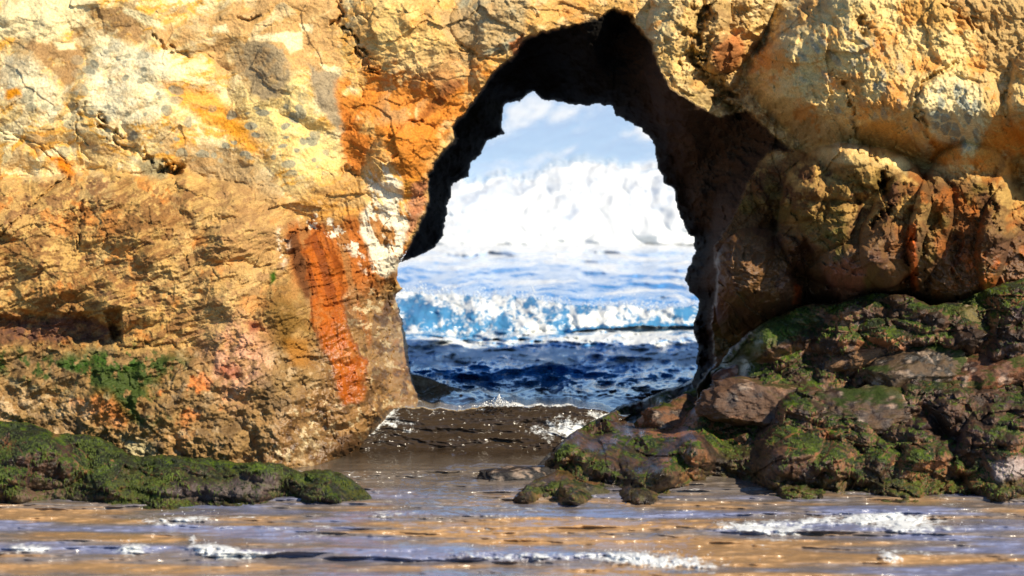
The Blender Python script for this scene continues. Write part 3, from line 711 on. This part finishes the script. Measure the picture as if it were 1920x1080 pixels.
# ------------------------------------------------------------------ single boulders
def boulder(cu, cv, w, h, Y, depth, rot, seed, label, colfun, name='boulder', cat='boulder', amp=1.0, sub=6, group=None):
    bpy_me = bpy.data.meshes.new(name)
    import bmesh
    bm = bmesh.new(); bmesh.ops.create_icosphere(bm, subdivisions=sub, radius=1.0); bm.to_mesh(bpy_me); bm.free()
    n = len(bpy_me.vertices); co = np.empty(n * 3, f32); bpy_me.vertices.foreach_get('co', co); co = co.reshape(-1, 3)
    s = seed * 7.7
    x, y, z = co[:, 0], co[:, 1], co[:, 2]
    # flatten into a few broken planes, then roughen
    r = np.ones(n, f32)
    rr = np.random.RandomState(seed)
    for k in range(11):
        nv = rr.normal(size=3); nv[2] += .2; nv /= np.linalg.norm(nv)
        dcut = rr.uniform(.62, .9)
        dt = co @ nv.astype(f32)
        with np.errstate(divide='ignore', invalid='ignore'):
            lim = np.where(dt > .05, dcut / np.maximum(dt, .05), 9)
        r = np.minimum(r, .12 * r + .88 * np.minimum(r, lim))
    px = x * w / h + s; py = y + s * .3; pz = z
    r = r * (1 + amp * (.16 * fbm(px, py, pz, 1.2, 3, seed) - .09 * fbm(px, py, pz, 2.6, 4, seed + 1, .6, True) + .03 * fbm(px, py, pz, 9, 4, seed + 2, .6, True)))
    co = co * r[:, None]
    k = Y / F
    co = co * np.array((w * k / 2 * 1.2, depth * 1.15, h * k / 2 * 1.2), f32)
    a = math.radians(rot); c, sn = math.cos(a), math.sin(a)
    co = np.stack([co[:, 0] * c - co[:, 2] * sn, co[:, 1], co[:, 0] * sn + co[:, 2] * c], -1).astype(f32)
    bpy_me.vertices.foreach_set('co', co.ravel())
    bpy_me.polygons.foreach_set('use_smooth', np.ones(len(bpy_me.polygons), bool))
    bpy_me.update()
    nr = np.empty(n * 3, f32); bpy_me.vertices.foreach_get('normal', nr); nr = nr.reshape(-1, 3)
    cx, cy, cz = ray_pos(np.float64(cu), np.float64(cv), np.float64(Y))
    W = co + np.array((cx, cy, cz), f32)
    C, wet = colfun(W[:, 0], W[:, 1], W[:, 2], nr[:, 2], seed)
    cc = np.ones((n, 4), f32); cc[:, :3] = C
    at = bpy_me.attributes.new('albedo', 'FLOAT_COLOR', 'POINT'); at.data.foreach_set('color', cc.ravel())
    at = bpy_me.attributes.new('wet', 'FLOAT', 'POINT'); at.data.foreach_set('value', wet.astype(f32))
    bpy_me.materials.append(MOSSROCK)
    o = bpy.data.objects.new(name, bpy_me); COL.objects.link(o)
    o.location = (float(cx), float(cy), float(cz))
    return tag(o, label, cat, group or ('boulders lying on the rock shelf' if name == 'boulder' else 'low rocks standing in the water'))

def bare_brown(base=(150, 104, 72), alt=(206, 128, 80), dark=(84, 58, 50), gk=.35, top=None):
    def f(x, y, z, nz, seed):
        a = fbm(x, y, z, 1.6, 4, seed + 80, .6); b = fbm(x, y, z, 5, 4, seed + 81, .6)
        C = np.zeros((len(x), 3), f32) + lin(base) * .55
        def mx(C, col, m): return C * (1 - m[:, None]) + lin(col) * .55 * m[:, None]
        C = mx(C, dark, ss(.02, .25, b - .3 * a)); C = mx(C, alt, ss(.0, .25, a + .5 * b) * .9)
        C = mx(C, (214, 186, 160), ss(.2, .36, b + .2 * a) * .6)
        g = ss(.15, .4, nz * .4 + .9 * a - .4 * b - .35 + gk) * ss(0, 1, gk * 3)
        C = mx(C, (50, 74, 18), g * .9)
        return np.clip(C, .004, .7), np.clip(.6 + .5 * b - .3 * g, .1, .95)
    return f
def algae(dry=0.0):
    def f(x, y, z, nz, seed):
        C, g = algae_rock_colour(x, y, z, nz, z, dry, seed); return C, np.clip(.6 - .3 * g, .1, 1)
    return f

boulder(1272, 795, 150, 95, 42.9, .75, -10, 3, 'rounded orange topped boulder at the channel end of the shelf', bare_brown((132,88,56),(206,126,74),(72,52,38),.36))
boulder(1450, 762, 240, 92, 41.3, .8, -4, 5, 'long smooth grey brown boulder with a dark undercut, middle of the shelf', bare_brown((112,82,60),(166,116,78),(62,48,42),.2))
boulder(1605, 780, 290, 92, 40.5, .7, 6, 8, 'low slab with a bright red orange patch facing the water', bare_brown((112,84,58),(200,104,58),(66,48,38),.5))
boulder(1855, 700, 190, 85, 40.9, .6, 14, 9, 'reddish brown boulder with dark green algae below it, near the right edge', bare_brown((126,82,54),(180,108,62),(72,50,42),.3))
boulder(1498, 640, 78, 50, 42.2, .35, 5, 12, 'small smooth brown boulder sitting in bright green algae', bare_brown((140,96,60),(178,118,70),(84,60,48),.0), sub=5)
boulder(1640, 662, 190, 46, 41.6, .45, 14, 13, 'narrow tan rock lying aslant above the dark hollow', bare_brown((150,110,72),(200,144,92),(92,66,50),.05), sub=6)
boulder(1720, 700, 200, 90, 41.0, .55, 18, 14, 'knobbly grey brown boulder with a wet pitted face', bare_brown((106,84,60),(160,126,90),(48,42,34),.32))
boulder(1395, 712, 110, 50, 43.4, .45, 8, 15, 'brown boulder beside the tuft of algae at the channel', bare_brown((130,84,60),(180,108,76),(80,54,46),.15), sub=5)
boulder(1816, 606, 84, 58, 41.6, .4, -20, 16, 'olive green knob of rock high on the shelf', bare_brown((128,112,58),(160,140,76),(66,66,34),.3), sub=5)
boulder(1730, 620, 120, 56, 41.7, .4, 0, 17, 'flat topped ruddy rock behind the knobbly boulder', bare_brown((146,96,62),(190,126,76),(84,58,48),.15), sub=5)
boulder(1345, 738, 105, 44, 44.5, .45, 2, 18, 'clump of rock wholly covered in bright green algae beside the channel', algae(-.55), sub=5)
boulder(968, 896, 150, 46, 39.9, .3, 3, 21, 'low dark wet rock standing alone in the channel water', bare_brown((44,38,34),(70,58,46),(24,22,22),.0), name='wave_washed_rock', cat='rock', sub=5)
boulder(1000, 932, 90, 56, 38.7, .25, 4, 22, 'small olive crusted rock at the left tip of the shelf', bare_brown((78,66,44),(128,110,76),(40,34,28),.2), name='wave_washed_rock', cat='rock', sub=5)
boulder(1095, 930, 100, 40, 38.5, .3, -6, 23, 'yellow green algae crusted rock beside the small olive one', bare_brown((84,78,38),(128,118,60),(44,40,22),.3), name='wave_washed_rock', cat='rock', sub=5)

# ------------------------------------------------------------------ the sea, one sheet to the horizon
su = axis([(-900, -20, 18), (-20, 700, 3), (700, 1330, 1.5), (1330, 1940, 3), (1940, 3400, 20)])
sv = axis([(101, 150, 2), (150, 860, 1.3), (860, 1100, 1.3), (1100, 1500, 12)])
u, v = np.meshgrid(su, sv, indexing='ij')
w1 = fbm((u) * .011, v * 0, v * .02, 1, 4, 201); w2 = fbm(u * .03, v * 0, v * .05, 1, 3, 202)
def flatY(v, Z=0.0): return (HC - Z) * F / np.maximum(v - VH, .8)
Y0 = flatY(v); X0 = (u - 960) / F * Y0
vv = v + 0 * w1
# crest lines of the two outer breakers wander across the picture
c3 = 322 + 40 * fbm(u * .014, u * 0, u * 0, 1, 3, 203) - 16 * np.exp(-((u - 1070) / 60) ** 2) + 11 * fbm(u * .07, u * 0, u * 0, 1, 4, 204, .6)
b3 = 458 + 8 * fbm(u * .01, u * 0, u * 0, 1, 3, 205)
c2 = np.interp(u, [700, 760, 840, 900, 960, 1060, 1150, 1230, 1310], [548, 546, 550, 556, 552, 572, 570, 578, 572]) + 6 * fbm(u * .04, u * 0, u * 0, 1, 4, 206) + 5 * fbm(u * .16, u * 0, u * 0, 1, 3, 251)
b2 = np.interp(u, [700, 760, 900, 1000, 1100, 1200, 1320], [625, 628, 638, 636, 618, 612, 610]) + 4 * w2[:, :1]
c1 = np.interp(u, [600, 700, 760, 860, 960, 1060, 1130, 1180, 1240], [775, 768, 762, 768, 757, 762, 770, 778, 790]) + 7 * fbm(u * .04, u * 0, u * 0, 1, 3, 207)
b1 = 852 + 3 * fbm(u * .02, u * 0, u * 0, 1, 3, 208)
Z = np.zeros_like(u)
m2 = ss(1340, 1310, u) * ss(680, 720, u)
ue = np.interp(v, [700, 765, 800, 840, 870], [1230, 1205, 1155, 1098, 1050])
m1 = ss(540, 600, u) * ss(ue + 16, ue - 6, u)
def hump(cu, cv, ru, rv, h): return h * np.exp(-((u - cu) / ru) ** 2 - ((v - cv) / rv) ** 2)
Z = Z + (hump(850, 668, 30, 11, .34) + hump(1045, 678, 45, 11, .26) + hump(1160, 668, 30, 8, .12)) * (1 + 1.2 * w2)
calm = .6 * ss(846, 858, v) * ss(930, 880, v)
q0 = np.log(Y0)
inwall = ss(c3 - 12, c3, v) * ss(b3 + 4, b3 - 6, v)
chop = Y0 * (.0028 * fbm(u * .007 + .5 * w1, u * 0, q0 * 20 + .8 * w1, 1, 3, 210, .5) + .0007 * fbm(u * .03, u * 0, q0 * 60 + w1, 1, 3, 211, .5, True))
chop = chop * (1 - inwall) * (v > 300)
near = ss(852, 900, v)
mid = ss(300, 480, v)
Z = Z + chop * (1 - .85 * calm) * (.6 + 1.5 * ss(600, 650, v) * ss(760, 720, v)) * (1 - .8 * near) * ss(101, 140, v)
Z = Z + near * (.10 * fbm(X0 * .45 + .1 * Y0, X0 * 0, Y0 * 1.3, 1.0, 3, 213, .5) + .035 * fbm(X0 * .8, X0 * 0, Y0 * 1.6, 3.6, 3, 214, .5))
# foam
foam = np.zeros_like(u)
lump3 = 2 * np.abs(fbm(u * .017, u * 0, v * .024, 1, 3, 220, .45)) + .8 * fbm(u * .012, u * 0, v * .03, 1, 2, 260); fine3 = fbm(u * .09, u * 0, v * .1, 1, 4, 221, .65)
in3 = ss(c3 - 3, c3 + 3, v) * ss(b3 + 14, b3 - 6, v)
foam = np.maximum(foam, in3 * (.62 + .8 * fbm(u * .02, u * 0, v * .035, 1, 5, 261, .65) + .25 * fine3 + .25 * ss(b3 - 60, b3, v)))
sheet = fbm(X0 * .5, Y0 * .13, X0 * 0, .5, 5, 222, .6)
foam = np.maximum(foam, ss(b3 + 34, b3, v) * (v > b3 - 5) * (.72 + .5 * sheet))
wisp = fbm(u * .008 + w1, u * 0, q0 * 45 + 2 * w1, 1, 4, 241, .6)
foam = np.maximum(foam, (.25 + .9 * wisp + .25 * ss(520, 470, v)) * (v > b3) * (v < c2))
in2 = ss(c2 - 2, c2 + 3, v) * ss(b2 + 3, b2 - 8, v) * m2
l2 = fbm(u * .03, u * 0, v * .04, 1, 5, 223, .65); q2 = fbm(u * .14, u * 0, v * .1, 1, 4, 224, .7)
foam = np.maximum(foam, in2 * (.46 + .9 * l2 + .35 * q2 + .12 * ss(b2 - 60, b2 - 10, v) * ss(860, 960, u)))
lace = fbm(X0, Y0 * .5, X0 * 0, 2.2, 5, 225, .6, True)
foam = np.maximum(foam, (v > b2) * ss(720, 660, v) * (.42 + .6 * wisp + .40 * fbm(u * .03, u * 0, q0 * 90 + w1, 1, 4, 242, .6, True)))
top = (v < c3 - 2)
t1 = fbm(u * .012 + v * .01, u * 0, v * .022, 1, 5, 226, .6)
foam = np.maximum(foam, top * (.30 + .9 * t1 + .18 * ss(1000, 1200, u)))
# churned foam on the channel wave and against the left pillar
def blob(cu, cv, ru, rv): return np.exp(-(((u + 25 * w2 - cu) / ru) ** 2 + ((v + 10 * w2 - cv) / rv) ** 2))
cf = fbm(u * .05 + v * .03, u * 0, v * .07, 1, 5, 243, .65)
foam = np.maximum(foam, (v > c1) * (v < 850) * blob(1070, 806, 74, 30) * (.58 + .9 * cf))
foam = np.maximum(foam, (v > c1) * (v < 850) * blob(1130, 790, 50, 20) * (.6 + .9 * cf))
foam = np.maximum(foam, (v > 752) * (v < 850) * blob(705, 792, 80, 36) * (.44 + .9 * cf))
foam = np.maximum(foam, (v > c1) * (v < 850) * ss(.0, .4, cf) * .24)
foam = np.maximum(foam, np.exp(-((v - c1) / 3.5) ** 2) * ss(900, 930, u) * ss(1120, 1050, u) * (.5 + .6 * q2) * 1.2)
# small white crests in the foreground
def streak(cu, cv, lu, lv, s, slope=0.0):
    lu = lu * 1.35; lv = lv * 1.15
    a = np.exp(-((u - cu) / lu) ** 2 - ((v - cv - slope * (u - cu) + 8 * w1) / lv) ** 2)
    return s * a
fg = [(1440,990,75,10,.95,.03),(1560,972,120,7,.6,-.03),(1690,985,60,14,1.0,.05),(1660,972,90,6,.6,0),(1225,1050,95,14,1.05,.05),(900,1040,60,9,.6,0),(1010,1045,50,9,.6,0),
      (330,975,70,8,.75,-.05),(55,1028,32,9,.95,0),(246,1030,28,12,.95,0),(386,1032,28,12,.95,0),(432,1035,30,10,.95,0),(480,1040,50,6,.6,0),(360,1012,8,6,.9,0),
      (1665,1045,25,12,.8,.3),(740,962,60,8,.6,0),(960,968,60,6,.5,0),(600,1005,60,6,.5,-.05),(1850,990,60,6,.4,0)]
fz = np.zeros_like(u)
for s_ in fg: fz = fz + streak(*s_)
fz = np.clip(fz, 0, 1.1) * near
fb = fbm(u * .06, u * 0, v * .11, 1, 4, 230, .65)
foam = np.maximum(foam, fz * (.75 + .7 * fb))
fz = fz * 1.0
Z = Z + fz * (.05 + .05 * fb)
foam = np.maximum(foam, near * ss(.15, .5, fbm(X0 * .6, Y0 * 1.4, X0 * 0, 1.6, 5, 231, .65)) * .42)
foam = np.maximum(foam, (u < 960) * (v > 690) * (v < 772) * (.12 + .8 * fbm(u * .06, u * 0, v * .12, 1, 4, 273, .6)))
foam = np.clip(foam, 0, 1.3)
Zt = Z
x_ = (u - 960) / F; y_ = (540 - v) / F
dy = math.cos(A) + y_ * math.sin(A); dz = -math.sin(A) + y_ * math.cos(A)
D = dy * (Zt - HC) / np.minimum(dz, -1e-5)
# the breakers stand as walls of water: take whichever surface is nearest
def wall(crest, base, Yb, lean, back, far=0.0):
    return Yb + lean * np.clip((np.mean(base) - v) / (np.mean(base) - np.mean(crest)), 0, 1.5) ** 1.3 + back * np.maximum(crest - v, 0) + 3 * np.maximum(v - base, 0) + far
bill2 = 2 * np.abs(fbm(u * .022, u * 0, v * .028, 1, 3, 232, .5))
p3 = in3 * (.42 * lump3 + .05 * fine3) + 3.5 * ss(b3 - 70, b3, v) * .0
p2 = .3 * fbm(u * .02, u * 0, v * .03, 1, 3, 233) + in2 * (.3 * bill2 + .05 * q2)
p1 = .12 * fbm(u * .012, u * 0, v * .05, 1, 3, 234) + .14 * fbm(u * .012 + w1, u * 0, v * .09 + 2 * w1, 1, 4, 262) + .04 * fbm(u * .05, u * 0, v * .2, 1, 3, 263, .5, True) + .03 * q2 * ss(950, 1020, u)
D = np.minimum(D, wall(c3, b3 + 0 * v, 89.7, 5.0, 4.0) - p3)
ch = np.interp(u, [700, 770, 800, 860, 910, 950, 1000], [688, 698, 706, 730, 752, 766, 790]) + 5 * w2 + 6 * fbm(u * .03, u * 0, u * 0, 1, 3, 270)
D = np.minimum(D, wall(ch, 776., 47.4, 1.6, 1.0, 12 * ss(930, 990, u)) - .16 * fbm(u * .02, u * 0, v * .05, 1, 4, 271) - .05 * fbm(u * .1, u * 0, v * .15, 1, 3, 272, .5, True))
D = np.minimum(D, wall(158., 350., 128., 95., 40.) - (.9 * t1 * ss(350, 300, v)) * 1.5)
D = np.minimum(D, wall(c2, b2, 61.0, 1.6, 1.3, 30 * (1 - m2)) - p2)
D = np.minimum(D, wall(c1, b1, 42.7 + .5 * ss(1060, 1240, u), .7, .4, 20 * (1 - m1)) - p1)
t = D / dy
X, Yw, Zw = x_ * t, dy * t, HC + dz * t
C = np.zeros(u.shape + (3,), f32)
ks = [(100, (.34, .335, .33)), (290, (.34, .34, .34)), (330, (.46, .51, .57)), (450, (.50, .57, .66)), (475, (.20, .36, .62)), (540, (.05, .19, .44)), (640, (.05, .29, .64)), (700, (.04, .27, .58)), (735, (.02, .06, .12)), (735, (.03, .03, .03)),  # middle rows painted brighter blue to offset the arch's shade
      (770, (.035, .025, .017)), (852, (.035, .024, .015)), (870, (.10, .08, .06)), (940, (.15, .13, .12)), (1100, (.17, .15, .15))]
vk = [k[0] for k in ks]
for i in range(3): C[..., i] = np.interp(v + 10 * w2, vk, [k[1][i] for k in ks])
pat = fbm(X0 * .35 + .15 * Y0, X0 * 0, Y0 * 1.5, .9, 4, 240, .6)  # tan and blue patches painted in for rock and sky reflections
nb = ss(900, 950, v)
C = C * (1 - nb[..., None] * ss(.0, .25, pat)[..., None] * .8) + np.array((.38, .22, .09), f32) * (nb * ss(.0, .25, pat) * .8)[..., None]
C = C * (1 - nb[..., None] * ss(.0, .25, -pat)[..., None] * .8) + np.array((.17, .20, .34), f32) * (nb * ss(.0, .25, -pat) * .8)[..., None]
sandy_lit = ss(950, 900, u) * ss(ch - 2, ch + 3, v) * (v < c1 + 2) * (u > 700)  # swell of sandy water, coloured lighter in place of sunlight
C = C * (1 - sandy_lit[..., None]) + np.array((.26, .20, .12), f32) * sandy_lit[..., None]
inb = ss(c2 - 2, c2 + 4, v) * ss(b2 + 4, b2 - 4, v)
C = C * (1 - .5 * inb[..., None]) + np.array((.05, .13, .19), f32) * (.5 * inb[..., None])
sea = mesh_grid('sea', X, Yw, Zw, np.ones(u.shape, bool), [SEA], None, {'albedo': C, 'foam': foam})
tag(sea, 'blue surf and brown shallows with white breakers', None, None, 'structure')

# ------------------------------------------------------------------ drops thrown up by the surf
def drops(name, pts, sizes, label):
    base = np.array([(1,0,0),(-1,0,0),(0,1,0),(0,-1,0),(0,0,1),(0,0,-1)], f32)
    fc = np.array([(0,2,4),(2,1,4),(1,3,4),(3,0,4),(2,0,5),(1,2,5),(3,1,5),(0,3,5)])
    n = len(pts)
    co = (pts[:, None, :] + base[None] * sizes[:, None, None]).reshape(-1, 3)
    fs = (fc[None] + 6 * np.arange(n)[:, None, None]).reshape(-1, 3)
    me = bpy.data.meshes.new(name); me.from_pydata(co.tolist(), [], fs.tolist())
    me.polygons.foreach_set('use_smooth', np.ones(len(fs), bool)); me.materials.append(DROP)
    o = bpy.data.objects.new(name, me); COL.objects.link(o)
    return tag(o, label, 'spray', None, 'stuff')
DROP, _N, _L, _B = nodes_of('white_spray')
_B.inputs['Base Color'].default_value = (.72, .75, .77, 1); _B.inputs['Roughness'].default_value = .4
rs = np.random.RandomState(5)
def crest_points(n, ua, ub, vline, D0, up, sigv, drift):
    pu = rs.uniform(ua, ub, n); clump = .5 + .5 * np.sin(pu * .045) * np.sin(pu * .013 + 1); k = rs.rand(n) < clump
    pu = pu[k]; pv = np.interp(pu, su, vline[:, 0]) - np.abs(rs.normal(0, sigv, len(pu))) + up
    x, y, z = ray_pos(pu, pv, D0 + rs.uniform(-.3, drift, len(pu)))
    return np.stack([x, y, z], -1).astype(f32)
p = crest_points(1300, 745, 1320, c2, 61.9, 4, 9, .6)
drops('sea_spray', p, (.008 + .02 * rs.rand(len(p)) ** 3).astype(f32), 'fine drops tossed above the small breaker inside the arch')
p = crest_points(1500, 820, 1290, c3, 92, 5, 7, 1.5)
drops('sea_spray', p, (.010 + .03 * rs.rand(len(p)) ** 2).astype(f32), 'white drops flung above the tall breaker farthest away')
# the little splash where the channel wave peaks
n = 420; a = rs.rand(n); pu = np.concatenate([936 + 5 * rs.normal(size=n // 3) * (1 - a[:n // 3]) , 936 + 26 * rs.normal(size=n - n // 3)])
pv = np.concatenate([762 - 22 * a[:n // 3], 762 - 7 * np.abs(rs.normal(size=n - n // 3)) * np.exp(-((pu[n // 3:] - 936) / 30) ** 2)])
x, y, z = ray_pos(pu, pv, 43.3 + .1 * rs.normal(size=n))
drops('sea_spray', np.stack([x, y, z], -1).astype(f32), (.006 + .014 * rs.rand(n) ** 2).astype(f32), 'small white splash standing up from the crest of the channel wave')
# drops over the white crests of the shallows
P = []
for (cu, cv, lu, lv, st_, sl) in fg:
    n = int(lu * 1.0 * st_); pu = cu + .7 * lu * rs.normal(size=n); pv = cv + sl * (pu - cu) - np.abs(rs.normal(size=n)) * lv * .8
    x, y, z = ray_pos(pu, pv, HC * F / (cv + sl * (pu - cu) - VH + 1)); P.append(np.stack([x, y, z + .01], -1))
P = np.concatenate(P).astype(f32)
drops('sea_spray', P, (.004 + .008 * rs.rand(len(P)) ** 2).astype(f32), 'drops and bubbles along the white crests in the shallows')
